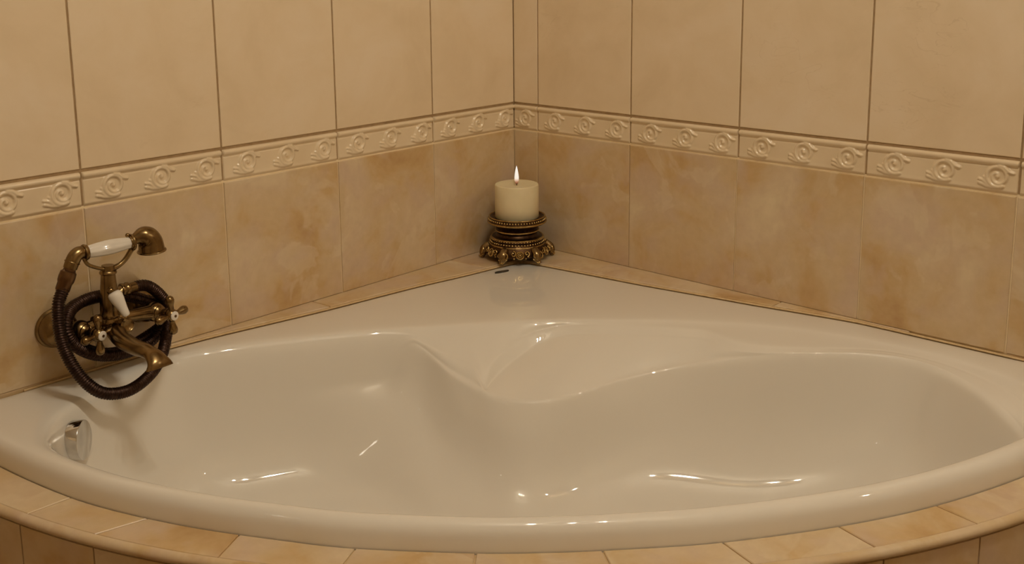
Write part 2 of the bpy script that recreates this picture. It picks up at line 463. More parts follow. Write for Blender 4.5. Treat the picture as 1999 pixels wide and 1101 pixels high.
rF = blur(rec * rF + (1 - rec) * lerp(.66), 1); zF = blur(rec * zF + (1 - rec) * zlerp(.64), 1)
rE = np.minimum(rE, rI - .008); rF = np.minimum(rF, rE - .004); rC = np.minimum(rC, rF - .004)
zb = -.035
rings = []
def ring(r, z): rings.append((np.broadcast_to(r, NT_), np.broadcast_to(z, NT_)))
# normal-offset of the outline, expressed as a radius reduction
q = np.stack([rO * np.cos(TH), rO * np.sin(TH)], 1); tg = np.roll(q, -1, 0) - np.roll(q, 1, 0)
cosn = np.abs(tg[:, 1] * np.cos(TH) - tg[:, 0] * np.sin(TH)) / np.hypot(tg[:, 0], tg[:, 1])
ins = lambda d: rO - d / np.maximum(cosn, .3)
wb = blur((np.abs(((np.degrees(TH) + 180) % 360) - 180) > 92).astype(float), 5)   # the edges that lie against the ledge stay crisp
zz_ = lambda fr, bk: fr * (1 - wb) + bk * wb
ring(ins(.020), -.050); ring(ins(.0), -.050); ring(ins(-.0005), zz_(-.034, -.020)); ring(ins(.0005), zz_(-.020, -.0062)); ring(ins(.003), zz_(-.0115, -.0050)); ring(ins(.0085), zz_(-.0055, -.0040)); ring(ins(.0145), -.0032)
mid = np.maximum(ins(.02), rI + .003)
ring(mid * .35 + (rI + .004) * .65, -.0028)
# below the seat the wall gradually forgets the seat's outline
mf = np.array([min(rC[(i + k) % NT_] for k in range(-20, 21)) for i in range(NT_)])
rB = blur(mf, 420)
tw = .30 + .70 * sm(160, 178) + .6 * sm(178, 186)
def wall(t, inset):
    k = np.minimum(t * tw, .92)
    q_ = (1 - k) * rC + k * rB
    return blur(.5 * (q_ + rC - np.sqrt((q_ - rC) ** 2 + .012 ** 2)), int(6 + 40 * t)) - inset      # soft minimum
seat_low = sm(72, 96) * (1 - sm(196, 224))
gap = np.clip((rF - rC) / .03, 0, 1); frr = 1 - .3 * np.clip(np.cos(TH), 0, 1)
seat_rings = [(rI, -.0042), (rI - .004, -.0062), (rE * .5 + (rI - .005) * .5, zE * .48 - .0035), (rE + .005 * rec, zE + .0012 * rec), (rE - .0008, zE - .0008), (rE * .35 + rF * .65, zE * .35 + zF * .65), (rF, zF), (rF - np.minimum(.004, (rF - rC) * .35), zF - .0004),
              (rC * .55 + rF * .45, zC * .5 + zF * .5), (rC + .010 * gap, zC + .0010), (rC + .003 * gap, zC - .0004), (rC - .003, zC - .005), (rC - .008, zC - .016),
              (wall(.08, .016), np.minimum(-.110, zC - .045)), (wall(.24, .024), -.150), (wall(.42, .036), -.184), (wall(.58, .056), -.211), (wall(.70, .086), -.232)]
wall_tab = [(0, -.0042), (.006, -.0076), (.0105, -.0130), (.0140, -.0205), (.0165, -.0290), (.0180, -.0370), (.0193, -.0450), (.0204, -.0530), (.0214, -.0610), (.0224, -.0690), (.0234, -.0770), (.0246, -.0860), (.0262, -.0970),
            (.0310, -.1230), (.0380, -.1540), (.0490, -.1850), (.0680, -.2120), (.0980, -.2340)]
slope_l = np.zeros(NT_)
for k_, ((sr, sz), (wi, wz)) in enumerate(zip(seat_rings, wall_tab)):
    seat_k = seat if k_ < 13 else seat_low
    ring(seat_k * sr + (1 - seat_k) * (rI + .016 * slope_l - wi * (frr if wi > .03 else 1) * (1 + 1.3 * slope_l)), seat_k * sz + (1 - seat_k) * wz)
rl = rings[-1][0]
ring(rl - np.minimum(.05, rl * .25), -.252); ring(rl * .55, -.266); ring(rl * .38, -.272); ring(rl * .2, -.274)
V, F = [], []
for r, z in rings:
    for t, rr, z1 in zip(TH, r, z):
        x, y = dl(OC[0] + rr * math.cos(t), OC[1] + rr * math.sin(t))
        V.append((max(x, .0015), min(y, -.0015), z1 + H))
for i in range(len(rings) - 1):
    for k in range(NT_):
        k2 = (k + 1) % NT_; F.append((i * NT_ + k, i * NT_ + k2, (i + 1) * NT_ + k2, (i + 1) * NT_ + k))
x, y = dl(*OC); V.append((x, y, -.2745 + H)); cidx = len(V) - 1
for k in range(NT_): F.append(((len(rings) - 1) * NT_ + k, (len(rings) - 1) * NT_ + (k + 1) % NT_, cidx))
tub = mk('bathtub', V, F, M['tub'])
sub = tub.modifiers.new('smooth', 'SUBSURF'); sub.levels = sub.render_levels = 2
tag(tub, 'white acrylic corner bathtub with moulded seat, set into tiled surround', 'bathtub')

# maker's badge near the back corner (dark slanted plate)
bc = Vector((.1345, -.1895, -.0030 + H)); bd = Vector((.011, .033, 0)).normalized(); bn = Vector((-bd.y, bd.x, 0))
pl = []
for k in range(28):
    a = 2 * math.pi * k / 28; ca, sa = math.cos(a), math.sin(a)
    p_ = bc + bd * (.0165 * math.copysign(abs(ca) ** .7, ca)) + bn * (.0052 * math.copysign(abs(sa) ** .8, sa)) + bd * (.003 * sa)
    pl.append((p_.x, p_.y))
Vb, Fb = prism(pl, bc.z - .0005, bc.z + .0016, .0005)
badge = mk('badge', Vb, Fb, M['badge'], tub, smooth=False); badge['label'] = 'small dark oval badge near the back corner'
stk = []
for a, b in ((-.010, -.007), (-.004, -.001), (.002, .005), (.008, .011)):
    stk.append(tube([bc + bd * a + bn * -.002 + Vector((0, 0, .0017)), bc + bd * (a + b) * .5 + bn * .002 + Vector((0, 0, .0017)), bc + bd * b + bn * -.002 + Vector((0, 0, .0017))], .0005, 6))
mk('badge_relief', *join_vf(stk), M['badge_line'], badge)

# overflow knob on the left inner wall
ax = Vector((.72, .69, .05)).normalized()
ko = Vector((*dl(.853, -.690), -.0525 + H))
knob = mk('overflow_knob', *lathe(ko, ax, [(0, .002), (.0272, .002), (.0285, .003), (.0285, .0235), (.0280, .0246), (.0268, .0252), (0, .0254)], 48), M['chrome'], tub)
sharpen(knob); knob['label'] = 'chrome overflow knob'
mk('knob_gasket', *lathe(ko, ax, [(0, -.022), (.0266, -.022), (.0266, .0028), (0, .0028)], 40), M['dark'], knob, smooth=False)

# ------------------------------------------------------------------ tiled surround
sur = thing('tub_surround', 'ochre tiled ledge and curved apron built around the white bathtub', 'tub surround', (0, 0, 0))
def rot_pts(P): return [tuple(p) for p in P]
outl = np.array([dl(OC[0] + a * math.cos(t), OC[1] + a * math.sin(t)) for a, t in zip(ins(-.0035), TH)])   # gap all round the rim
# back ledge: strips between the wall and the rim
def outline_x_at_y(y):      # left edge: x of rim for a y (back-left part)
    sel = [(p[1], p[0]) for p in outl if p[0] < .20 and p[1] > -1.10 and p[0] < -p[1] * 1.05]
    sel.sort(); a = np.array(sel); return float(np.interp(y, a[:, 0], a[:, 1]))
def outline_y_at_x(x):
    sel = [(p[0], p[1]) for p in outl if p[1] > -.20 and p[0] < 1.10 and p[1] > -p[0] * 1.05]
    sel.sort(); a = np.array(sel); return float(np.interp(x, a[:, 0], a[:, 1]))
apx = max(outl, key=lambda p: p[1] - p[0])          # the outline's corner nearest the room's corner
g2 = .0012
def ledge_left(y0, y1, s0=0, s1=0):
    n = 6; ys = np.linspace(y0 + g2, y1 - g2, n)
    inner = [(max(outline_x_at_y(min(y, apx[1])), .0022), y) for y in ys]
    inner = [(px, y + s0 * (1 - k / (n - 1)) + s1 * (k / (n - 1))) for k, (px, y) in enumerate(inner)]
    poly = [(.0004, ys[0])] + inner + [(.0004, ys[-1])]
    return mk('ledge_tile', *prism(poly, -.012 + H, 0 + H, .0012), M['lower'], sur, smooth=False)
def ledge_right(x0, x1, first=False):
    n = 8; xs = np.linspace(x0 + g2, x1 - g2, n)
    inner = [(x, min(outline_y_at_x(max(x, apx[0])), -.0022)) for x in xs]
    poly = inner + [(xs[-1], -.0004), (xs[0], -.0004)]
    if first: poly = [(.0016, apx[1] + .004)] + [(apx[0], apx[1] + .0004)] + [p for p in inner if p[0] > apx[0] + .004] + [(xs[-1], -.0004), (.0016, -.0004)]
    return mk('ledge_tile', *prism(poly, -.012 + H, 0 + H, .0012), M['lower'], sur, smooth=False)
ledge_left(-.205, apx[1] + .001, .008, 0); ledge_left(-.565, -.205, .003, .008); ledge_left(-.86, -.565, 0, .003)
ledge_right(.0, .66, True); ledge_right(.66, .90)
# light grout bead where the ledge meets the rim
def caulk(side):
    P = []
    rng = np.linspace(apx[1], -1.10, 40) if side == 'l' else np.linspace(apx[0], 1.12, 40)
    for s_ in rng:
        x, y = (outline_x_at_y(s_), s_) if side == 'l' else (s_, outline_y_at_x(s_))
        P.append((max(x + (.0010 if side == 'l' else 0), .003), min(y - (.0010 if side == 'r' else 0), -.003), -.0042 + H))
    return tube(P, .0022, 6)
mk('grout_bead', *join_vf([caulk('l'), caulk('r')]), M['grout_light'], sur)
# core under the ledge (grout level)
poly = [(0.0003, -1.15)] + [(.0003, -.0003)] + [(1.18, -.0003)]
corev = []
# front deck: between the rim's foot and the apron
DZ = -.036
dm = np.array([(1.062, -.696), (1.101, -.635), (1.137, -.554), (1.161, -.511), (1.200, -.412), (1.260, .02), (1.252, .218), (1.225, .348), (1.184, .490), (1.154, .560)])
pc = np.polyfit(dm[:, 1], dm[:, 0], 4)
deck_out = [(.885, -.905), (.985, -.800)] + [(float(np.polyval(pc, l)), float(l)) for l in np.linspace(-.70, .56, 12)] + [(1.09, .66), (1.02, .75), (.94, .835), (.88, .90)]
deck_c = catmull([dl(*p) for p in deck_out], 14)
def offs(P, d):
    P = np.array(P); t = np.gradient(P, axis=0); t /= np.linalg.norm(t, axis=1)[:, None]
    return P + np.stack([t[:, 1], -t[:, 0]], 1) * d       # outward (towards the room) for a left-to-right curve
def proj_on(curve, p): return int(np.argmin(np.hypot(curve[:, 0] - p[0], curve[:, 1] - p[1])))
rim_front = np.array([dl(OC[0] + a * math.cos(t), OC[1] + a * math.sin(t)) for a, t in zip(ins(-.0016), TH)])
lat = (rim_front[:, 0] + rim_front[:, 1]) * math.sqrt(.5)
rim_front = np.roll(rim_front, NT_ // 2, axis=0)           # theta from 180 through 0: left ... hmm ordered by theta
rim_dense = np.array([np.interp(np.linspace(0, NT_ - 1, NT_ * 6), np.arange(NT_), rim_front[:, k]) for k in (0, 1)]).T
joints = [((.205, -1.192), (.175, -1.262)), ((.309, -1.175), (.306, -1.232)), ((.429, -1.136), (.413, -1.195)), ((.544, -1.086), (.569, -1.133)), ((.669, -1.013), (.690, -1.050)), ((.777, -.927), (.799, -.951)),
          ((.882, -.829), (.911, -.850)), ((.976, -.725), (1.029, -.747)), ((1.060, -.605), (1.109, -.619)), ((1.125, -.483), (1.181, -.489)), ((1.185, -.33), (1.232, -.31)), ((1.205, -.17), (1.27, -.13)), ((1.19, -.05), (1.28, -.002))]
deck_in_ids = [proj_on(rim_dense, a) for a, b in joints]; deck_out_ids = [proj_on(deck_c, b) for a, b in joints]
deck_in_ids[0] = proj_on(rim_dense, (.02, -1.23)); deck_out_ids[0] = proj_on(deck_c, (0.0, -1.30))
joint_list = list(zip(deck_in_ids, deck_out_ids))
def seg(curve, i, j, n):
    if i > j: i, j = j, i; rev = True
    else: rev = False
    k = np.linspace(i, j, n).round().astype(int); P = [tuple(curve[a]) for a in k]
    return P[::-1] if rev else P
def shrink(P, g):
    P = [np.array(p) for p in P]
    a = (P[1] - P[0]); b = (P[-2] - P[-1])
    P[0] = P[0] + a / np.linalg.norm(a) * g; P[-1] = P[-1] + b / np.linalg.norm(b) * g
    return [tuple(p) for p in P]
for (i0, o0), (i1, o1) in zip(joint_list, joint_list[1:]):
    a = shrink(seg(deck_c, o0, o1, 10), .0011); b = shrink(seg(rim_dense, i0, i1, 10), .0011)
    inner_off = []
    a2 = [tuple(p) for p in offs(a, -.0012)]
    poly = [(max(x, .001), min(y, -.001)) for x, y in a2 + b[::-1]]
    P = np.array(poly); area = np.sum(P[:, 0] * np.roll(P[:, 1], -1) - np.roll(P[:, 0], -1) * P[:, 1])
    if area < 0: poly = poly[::-1]
    mk('deck_tile', *prism(poly, DZ - .010 + H, DZ + H, .0010), M['lower'], sur, smooth=False)
# rounded nosing along the deck's edge, one piece per deck tile
BR = .0072
def nosing(i, j):
    P = np.array(seg(deck_c, i, j, 120)); t = np.gradient(P, axis=0); t /= np.linalg.norm(t, axis=1)[:, None]
    nrm = np.stack([t[:, 1], -t[:, 0]], 1); V = []; F = []
    prof = [(0, 0)] + [(BR * math.sin(a) * 1.15, -BR + BR * math.cos(a)) for a in np.linspace(.25, math.pi, 9)] + [(0, -2 * BR)]
    k = len(prof)
    for p, n_ in zip(P, nrm):
        for o_, z in prof: V.append((max(p[0] + n_[0] * o_, .001), min(p[1] + n_[1] * o_, -.001), DZ + z + H + .0004))
    for a in range(len(P) - 1):
        for b in range(k):
            b2 = (b + 1) % k; F.append((a * k + b, a * k + b2, (a + 1) * k + b2, (a + 1) * k + b))
    F.append(tuple(range(k))); F.append(tuple(range((len(P) - 1) * k, len(P) * k)))
    return V, F
sharpen(mk('nosing_strip', *nosing(joint_list[0][1], joint_list[-1][1]), M['lower'], sur), 50)
# apron tiles below, and the masonry core behind them
ap_joint = [0] + [proj_on(deck_c, p) for p in ((.10, -1.262), (.298, -1.243), (.414, -1.193), (.62, -1.10), (.80, -.955), (.93, -.84), (1.04, -.73), (1.110, -.608), (1.186, -.491), (1.24, -.31), (1.27, -.13))] + [len(deck_c) - 1]
ap_joint = sorted(set(ap_joint))
for i, j in zip(ap_joint, ap_joint[1:]):
    P = np.array(shrink(seg(deck_c, i, j, 9), .0012))
    P = np.array([(max(a, .001), min(b, -.001)) for a, b in P])
    for z0, z1 in ((-.305, DZ - 2 * BR - .001), (-H + .002, -.308)):
        A = offs(P, .004); B = offs(P, -.004); n = len(P)
        V = [(*p, z + H) for z in (z0, z1) for p in A] + [(*p, z + H) for z in (z0, z1) for p in B]
        V = [(max(a, .001), min(b, -.001), c) for a, b, c in V]; F = []
        for k in range(n - 1):
            F += [(k, k + 1, n + k + 1, n + k), (2 * n + k, 3 * n + k, 3 * n + k + 1, 2 * n + k + 1), (k, 2 * n + k, 2 * n + k + 1, k + 1), (n + k, n + k + 1, 3 * n + k + 1, 3 * n + k)]
        F += [(0, n, 3 * n, 2 * n), (n - 1, 3 * n - 1, 4 * n - 1, 2 * n - 1)]
        sharpen(mk('apron_tile', V, F, M['lower'], sur))
# core: upright band behind the apron with a flat grout bed under the deck tiles, and a bed under the ledge
A = np.array([(max(a, .001), min(b, -.001)) for a, b in offs(deck_c, .0015)]); n = len(A)
B = np.array([(max(a, .001), min(b, -.001)) for a, b in offs(deck_c, -.0035)])
Rm = []
for p in A:
    Rm.append(rim_dense[proj_on(rim_dense, p)])
Rm = np.array(Rm)
V = [(*p, 0.001) for p in A] + [(*p, DZ - .0025 + H) for p in A] + [(*p, DZ - .0025 + H) for p in Rm] + [(*p, DZ - .03 + H) for p in Rm]
F = []
for k in range(n - 1):
    for r in range(3): F.append((r * n + k, r * n + k + 1, (r + 1) * n + k + 1, (r + 1) * n + k))
mk('grout_bed', V, F, M['grout_light'], sur, smooth=False)
LB = [(.0005, -1.10), (.0005, -.0005), (1.12, -.0005)]
pts_r = [(x, min(outline_y_at_x(x) + .0015, -.0006)) for x in np.linspace(1.10, apx[0] + .004, 30)]
pts_l = [(max(outline_x_at_y(y) - .0015, .0006), y) for y in np.linspace(apx[1] - .004, -1.09, 30)]
loop = [(.0005, -.0005)] + [(.0005, -1.09)] + pts_l[::-1] + [(apx[0] - .001, apx[1] + .001)] + pts_r[::-1] + [(1.10, -.0005)]
V = [(*p, -.0025 + H) for p in loop]
bm = bmesh.new(); vs = [bm.verts.new(v) for v in V]; f_ = bm.faces.new(vs)
ex = bmesh.ops.extrude_face_region(bm, geom=[f_])
for v in ex['geom']:
    if isinstance(v, bmesh.types.BMVert): v.co.z -= .025
bmesh.ops.triangulate(bm, faces=[f for f in bm.faces if len(f.verts) > 4]); bmesh.ops.recalc_face_normals(bm, faces=bm.faces)
me = bpy.data.meshes.new('ledge_bed'); bm.to_mesh(me); bm.free(); me.materials.append(M['grout_light']); link('ledge_bed', me, sur)

# ------------------------------------------------------------------ bath mixer tap
X_ = Vector((1, 0, 0))
mix = thing('bath_mixer_tap', 'antique brass bath mixer tap on left wall with cross handles', 'tap', (0, -.978, H + .085))
def part(name, vf, mat, parent, smooth=True, sharp=40):
    V, F = vf; b = Vector(root_loc(parent))
    o = mk(name, [Vector(v) + Vector((0, 0, H)) - b for v in V], F, mat, parent, smooth)
    if sharp: sharpen(o, sharp)
    return o
def root_loc(p):
    v = Vector((0, 0, 0))
    while p is not None: v += p.location; p = p.parent
    return v
FL, FR = (0, -1.045, .080), (0, -.905, .083)
for c in (FL, FR):
    part('wall_flange', lathe((.0008, c[1], c[2]), X_, [(0, 0), (.0300, 0), (.0314, .002), (.0306, .0050), (.0282, .0062), (.0274, .011), (.0268, .021), (.0250, .0275), (.0205, .0315), (.0165, .0335), (.0125, .035), (0, .035)], 40), M['brass'], mix)
VL, VR = Vector((.060, -1.033, .0856)), Vector((.060, -.9127, .0835))
BALL = Vector((.070, -.9930, .0910))
bodyparts = [
    tube(catmull([(.028, FL[1], FL[2]), (.040, -1.043, .081), (.050, -1.037, .084), tuple(VL)], 6), .0115, 16),
    tube(catmull([(.028, FR[1], FR[2]), (.040, -.906, .083), (.050, -.910, .083), tuple(VR)], 6), .0115, 16),
    ball(VL, .0155, 20, 14), ball(VR, .0155, 20, 14),
    ball(BALL, .0175, 24, 16),
    tube(catmull([tuple(VL), (.062, -1.022, .087), (.067, -1.008, .090), tuple(BALL)], 6), [.0125, .012, .0115, .0108, .0104, .0101, .010, .010, .010, .0101, .0102, .0104, .0107, .011, .0115, .012, .0125, .013, .0135], 18),
    tube(catmull([tuple(BALL), (.068, -.970, .091), (.064, -.945, .088), tuple(VR)], 6), [.013, .0125, .012, .0115, .011, .0105, .010, .0098, .0096, .0095, .0096, .0098, .0100, .0103, .0106, .011, .0115, .012, .0125], 18),
    torus(BALL + Vector((-.003, -.021, -.001)), (.15, 1, .1), .0110, .0030, 24, 8),
    torus((.066, -.967, .0908), (.1, 1, .05), .0112, .0028, 24, 8)]
part('body', join_vf(bodyparts), M['brass'], mix)
NA = Vector((.98, .06, .18)).normalized(); NO = Vector((.078, -.9800, .0835))
part('diverter_boss', lathe(NO - NA * .012, NA, [(0, 0), (.0105, 0), (.0105, .014), (.0122, .0155), (.0122, .0185), (.0105, .020), (.0105, .030), (.0112, .0315), (.0112, .034), (.0085, .036), (.0075, .0352), (0, .0345)], 32), M['brass'], mix)
# cross handles
def cross(V0, cap, spin):
    a = (cap - V0).normalized(); _, u, v = frame(a); L = (cap - V0).length
    hnd = part('cross_handle', join_vf([
        lathe(V0 + a * .010, a, [(0, 0), (.0110, 0), (.0112, .003), (.0085, .0055), (.0070, .010), (.0072, .014), (.0095, .017), (.0098, .021), (.0085, .024), (0, .024)], 28),
        lathe(cap - a * .014, a, [(0, -.004), (.0085, -.004), (.0102, .001), (.0105, .006), (.0092, .0105), (.0072, .0125), (0, .0125)], 28)] +
        [lathe(cap - a * .008, u * math.cos(spin + k * math.pi / 2) + v * math.sin(spin + k * math.pi / 2),
               [(.0040, .004), (.0042, .008), (.0038, .011), (.0046, .015), (.0066, .021), (.0070, .025), (.0058, .029), (.0030, .0312), (0, .0318)], 18) for k in range(4)]),
        M['brass'], mix)
    cp = part('handle_cap', lathe(cap - a * .002, a, [(0, 0), (.0072, 0), (.0072, .0018), (.0060, .0028), (0, .0030)], 24), M['porcelain'], hnd)
    cp['label'] = 'white porcelain cap'
    part('cap_screw', lathe(cap + a * .0009, a, [(0, 0), (.0022, 0), (.0022, .0006), (0, .0008)], 14), M['brass_dark'], hnd)
cross(VL, Vector((.105, -1.0208, .0842)), .03)
cross(VR, Vector((.105, -.9032, .0840)), .06)
# spout
sp = catmull([(.072, -.993, .084), (.095, -.9945, .0790), (.120, -.9965, .0735), (.148, -.9950, .0705), (.172, -.9915, .0700), (.190, -.9890, .0665), (.201, -.9880, .0585), (.204, -.9878, .0510)], 6)
n_ = len(sp); tt = np.linspace(0, 1, n_)
part('spout', tube(sp, np.interp(tt, [0, .2, .45, .65, .8, .92, 1], [.0125, .0138, .0122, .0115, .0150, .0198, .0215]), 24,
                   flat=np.interp(tt, [0, .2, .45, .65, .8, .92, 1], [.0125, .0135, .0115, .0095, .0092, .0090, .0085]), up=(.25, 0, 1)), M['brass'], mix)
# post and cradle
part('post', lathe((.076, -.9938, .1000), (0, .04, 1), [(0, 0), (.0140, 0), (.0150, .002), (.0150, .005), (.0135, .007), (.0138, .014), (.0135, .026), (.0125, .042), (.0113, .056), (.0105, .066), (.0124, .0675), (.0128, .0695), (.0118, .0715), (.0098, .0730), (.0092, .0800), (0, .0800)], 32), M['brass'], mix)
yk = catmull([(.078, -1.0269, .1985), (.078, -1.0229, .1898), (.078, -1.014, .1831), (.078, -1.0003, .1768), (.078, -.9885, .1740), (.078, -.9745, .1765), (.078, -.9632, .1836), (.078, -.9541, .1945), (.078, -.9492, .2030)], 6)
n_ = len(yk)
part('cradle', join_vf([tube(yk, np.interp(np.linspace(0, 1, n_), [0, .35, .5, .65, 1], [.0030, .0026, .0050, .0036, .0042]), 12),
                        torus((.080, -1.0262, .2077), (0, 1, .0), .0100, .0026, 24, 8), torus((.080, -.9520, .2079), (0, 1, .0), .0108, .0024, 24, 8), ball((.078, -.957, .2195), .0035)]), M['brass'], mix)
# diverter lever
la, lb = Vector((.098, -.9955, .1425)), Vector((.113, -.9852, .1075))
part('lever_joint', join_vf([ball((.090, -.9960, .1440), .0058), tube([(.080, -.993, .146), (.090, -.996, .1440), la], .0042, 12)]), M['brass'], mix)
ld = (lb - la); Ln = ld.length
lev = part('diverter_lever', lathe(la - ld.normalized() * .002, ld, [(0, 0), (.0070, .0005), (.0098, .0030), (.0106, .0075), (.0098, .014), (.0082, .022), (.0068, .030), (.0060, Ln - .003), (.0056, Ln), (.0040, Ln + .0018), (0, Ln + .0022)], 24), M['porcelain'], mix)
lev['label'] = 'white porcelain diverter lever'
# hose outlet behind the post
part('hose_outlet', join_vf([tube(catmull([(.062, -.985, .098), (.054, -.972, .116), (.050, -.9585, .1275), (.050, -.946, .1280)], 5), .0078, 14),
                             lathe((.050, -.960, .1277), (0, 1, 0), [(0, 0), (.0105, 0), (.0110, .002), (.0095, .006), (.0110, .009), (.0105, .012), (.0086, .014), (.0084, .025), (0, .025)], 16)]), M['brass'], mix)

# ------------------------------------------------------------------ hand shower with its hose
hs = thing('hand_shower', 'brass hand shower with white porcelain grip, resting in tap cradle, dark hose coiled', 'hand shower', (.08, -.99, H + .2065))
ha, hb = Vector((.080, -1.0245, .2077)), Vector((.080, -.9555, .2079)); hd = hb - ha; HL = hd.length
gv, gf = lathe(ha, hd, [(0, .001), (.0080, .001), (.0092, .006), (.0104, .016), (.0112, .030), (.0112, .040), (.0104, .052), (.0092, .062), (.0084, HL - .001), (0, HL - .001)], 40)
a_, u2, v2 = frame(hd)
gv2 = []
for p in gv:                                           # faceted porcelain: eight soft flats
    q_ = p - ha; h_ = q_.dot(a_); rr = q_ - a_ * h_; an = math.atan2(rr.dot(v2), rr.dot(u2))
    gv2.append(ha + a_ * h_ + rr * (1 + .035 * math.cos(8 * an)))
g = part('grip', (gv2, gf), M['porcelain'], hs); g['label'] = 'white porcelain grip'
hp = catmull([(.080, -.957, .2079), (.080, -.950, .2098), (.080, -.9425, .2128), (.080, -.9345, .2135), (.080, -.9270, .2105), (.080, -.9225, .2035), (.080, -.9212, .1960), (.080, -.9208, .1880)], 6)
n_ = len(hp)
part('shower_head', join_vf([tube(hp, np.interp(np.linspace(0, 1, n_), [0, .14, .28, .43, .57, .71, .85, 1], [.0062, .0066, .0100, .0150, .0172, .0182, .0190, .0200]), 28),
                             torus((.080, -.9208, .1882), (0, .03, -1), .0203, .0018, 32, 8), torus((.080, -.9545, .2082), hd, .0082, .0022, 24, 8)]), M['brass'], hs)
fc = part('spray_face', lathe((.080, -.9208, .1876), (0, .03, -1), [(0, 0), (.0185, 0), (.0175, .0022), (.008, .0040), (0, .0042)], 28), M['brass_dark'], hs)
el = catmull([(.080, -1.0235, .2077), (.080, -1.0330, .2090), (.080, -1.0400, .2058), (.080, -1.0450, .1985), (.080, -1.0495, .1890)], 7)
part('elbow', join_vf([tube(el, np.interp(np.linspace(0, 1, len(el)), [0, .3, .7, 1], [.0085, .0100, .0104, .0098]), 20), torus((.080, -1.0245, .2077), hd, .0090, .0030, 24, 8), torus((.080, -1.0455, .1975), (0, -.42, -.9), .0102, .0012, 24, 6)]), M['brass'], hs)
fa = Vector((.080, -1.0500, .1880)); fb = Vector((.080, -1.0615, .1635)); fd = fb - fa
part('ferrule', lathe(fa, fd, [(0, -.002), (.0088, -.002), (.0090, .002), (.0116, .0045), (.0122, .012), (.0118, .018), (.0105, .021), (.0104, fd.length + .004), (.0092, fd.length + .006), (0, fd.length + .006)], 10), M['brass_dark'], hs)
HOSE = [(.050, -.936, .1279), (.050, -.923, .1272), (.050, -.9104, .1205), (.048, -.8954, .1048), (.046, -.884, .0862), (.042, -.8795, .0678), (.040, -.886, .050), (.042, -.9025, .0369), (.045, -.9207, .029), (.050, -.9462, .0274), (.055, -.9759, .0297),
 (.060, -1.0027, .0372), (.066, -1.0286, .0512), (.074, -1.0495, .0708), (.079, -1.0604, .0914), (.074, -1.0584, .1083), (.060, -1.045, .1199), (.050, -1.0225, .1254), (.045, -1.0, .126), (.040, -.9732, .1215), (.036, -.9424, .1114), (.033, -.9158, .0982), (.030, -.890, .0830), (.028, -.8760, .0630),
 (.028, -.8880, .045), (.030, -.9143, .0350), (.036, -.9383, .0310), (.042, -.965, .0283), (.048, -.9937, .0345), (.056, -1.0232, .0509), (.062, -1.0458, .0722), (.060, -1.0600, .0950), (.055, -1.0540, .1100), (.044, -1.0341, .1190), (.034, -1.0106, .1204), (.026, -.9808, .1178), (.022, -.9448, .1094), (.022, -.9143, .0972),
 (.025, -.885, .0845), (.033, -.8740, .0668), (.048, -.8860, .0483), (.068, -.9024, .0331), (.089, -.9219, .0206), (.105, -.9443, .0086), (.118, -.9717, .0005), (.125, -.9988, -.0028), (.127, -1.0253, .0015), (.124, -1.0449, .0117), (.118, -1.0611, .0317), (.110, -1.0713, .0546), (.103, -1.0773, .0779),
 (.098, -1.0797, .1005), (.093, -1.0783, .1251), (.088, -1.0735, .1459), (.0815, -1.0625, .1613), (.080, -1.0585, .1700)]
hc, ht = resample(catmull(HOSE, 12), .0008)
part('hose', tube(hc, [.0084 * (1 + .13 * math.sin(2 * math.pi * t / .0036)) for t in ht], 10), M['hose'], hs, sharp=None)['label'] = 'dark brown ribbed metal hose'

# ------------------------------------------------------------------ candle and stand in the corner
CX, CY = .0905, -.0935
st = thing('candle_stand', 'ornate antique gold candle stand with scroll feet in the ledge corner', 'candle stand', (CX, CY, H))
def sp_part(name, vf, mat, parent=None, sharp=45):
    V, F = vf; o = mk(name, [Vector(v) - (Vector(root_loc(parent)) - st.location if parent is not st else Vector((0, 0, 0))) for v in V], F, mat, parent or st)
    if sharp: sharpen(o, sharp)
    return o
Z = (0, 0, 1)
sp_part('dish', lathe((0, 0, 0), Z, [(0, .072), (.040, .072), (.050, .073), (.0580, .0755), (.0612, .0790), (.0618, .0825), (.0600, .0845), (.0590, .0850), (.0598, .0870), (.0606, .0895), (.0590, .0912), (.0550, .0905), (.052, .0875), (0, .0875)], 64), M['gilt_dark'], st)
sp_part('dish_rim', join_vf([torus((0, 0, .0905), Z, .0585, .0016, 64, 8), torus((0, 0, .0800), Z, .0612, .0022, 64, 8)]), M['gilt'], st)
def beads(R, z, r, n): return join_vf([ball((R * math.cos(2 * math.pi * k / n), R * math.sin(2 * math.pi * k / n), z), r, 8, 6) for k in range(n)])
b1 = sp_part('bead_ring', beads(.0602, .0860, .0022, 64), M['gilt'], st, None); b1['kind'] = 'stuff'
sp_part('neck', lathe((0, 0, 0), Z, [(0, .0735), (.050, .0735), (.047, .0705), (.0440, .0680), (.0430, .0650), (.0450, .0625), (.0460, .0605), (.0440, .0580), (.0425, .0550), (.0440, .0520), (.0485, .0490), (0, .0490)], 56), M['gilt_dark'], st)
sp_part('neck_rings', join_vf([torus((0, 0, .0615), Z, .0455, .0018, 56, 8)]), M['gilt'], st)
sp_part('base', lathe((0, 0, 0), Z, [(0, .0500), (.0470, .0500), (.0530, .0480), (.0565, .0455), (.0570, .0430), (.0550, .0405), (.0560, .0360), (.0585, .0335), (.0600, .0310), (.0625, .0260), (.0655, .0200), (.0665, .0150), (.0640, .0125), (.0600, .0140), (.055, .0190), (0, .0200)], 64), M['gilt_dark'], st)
sp_part('base_rings', join_vf([torus((0, 0, .0470), Z, .0545, .0018, 64, 8), torus((0, 0, .0330), Z, .0585, .0016, 64, 8)]), M['gilt'], st)
b2 = sp_part('bead_ring', beads(.0568, .0385, .0023, 56), M['gilt'], st, None); b2['kind'] = 'stuff'
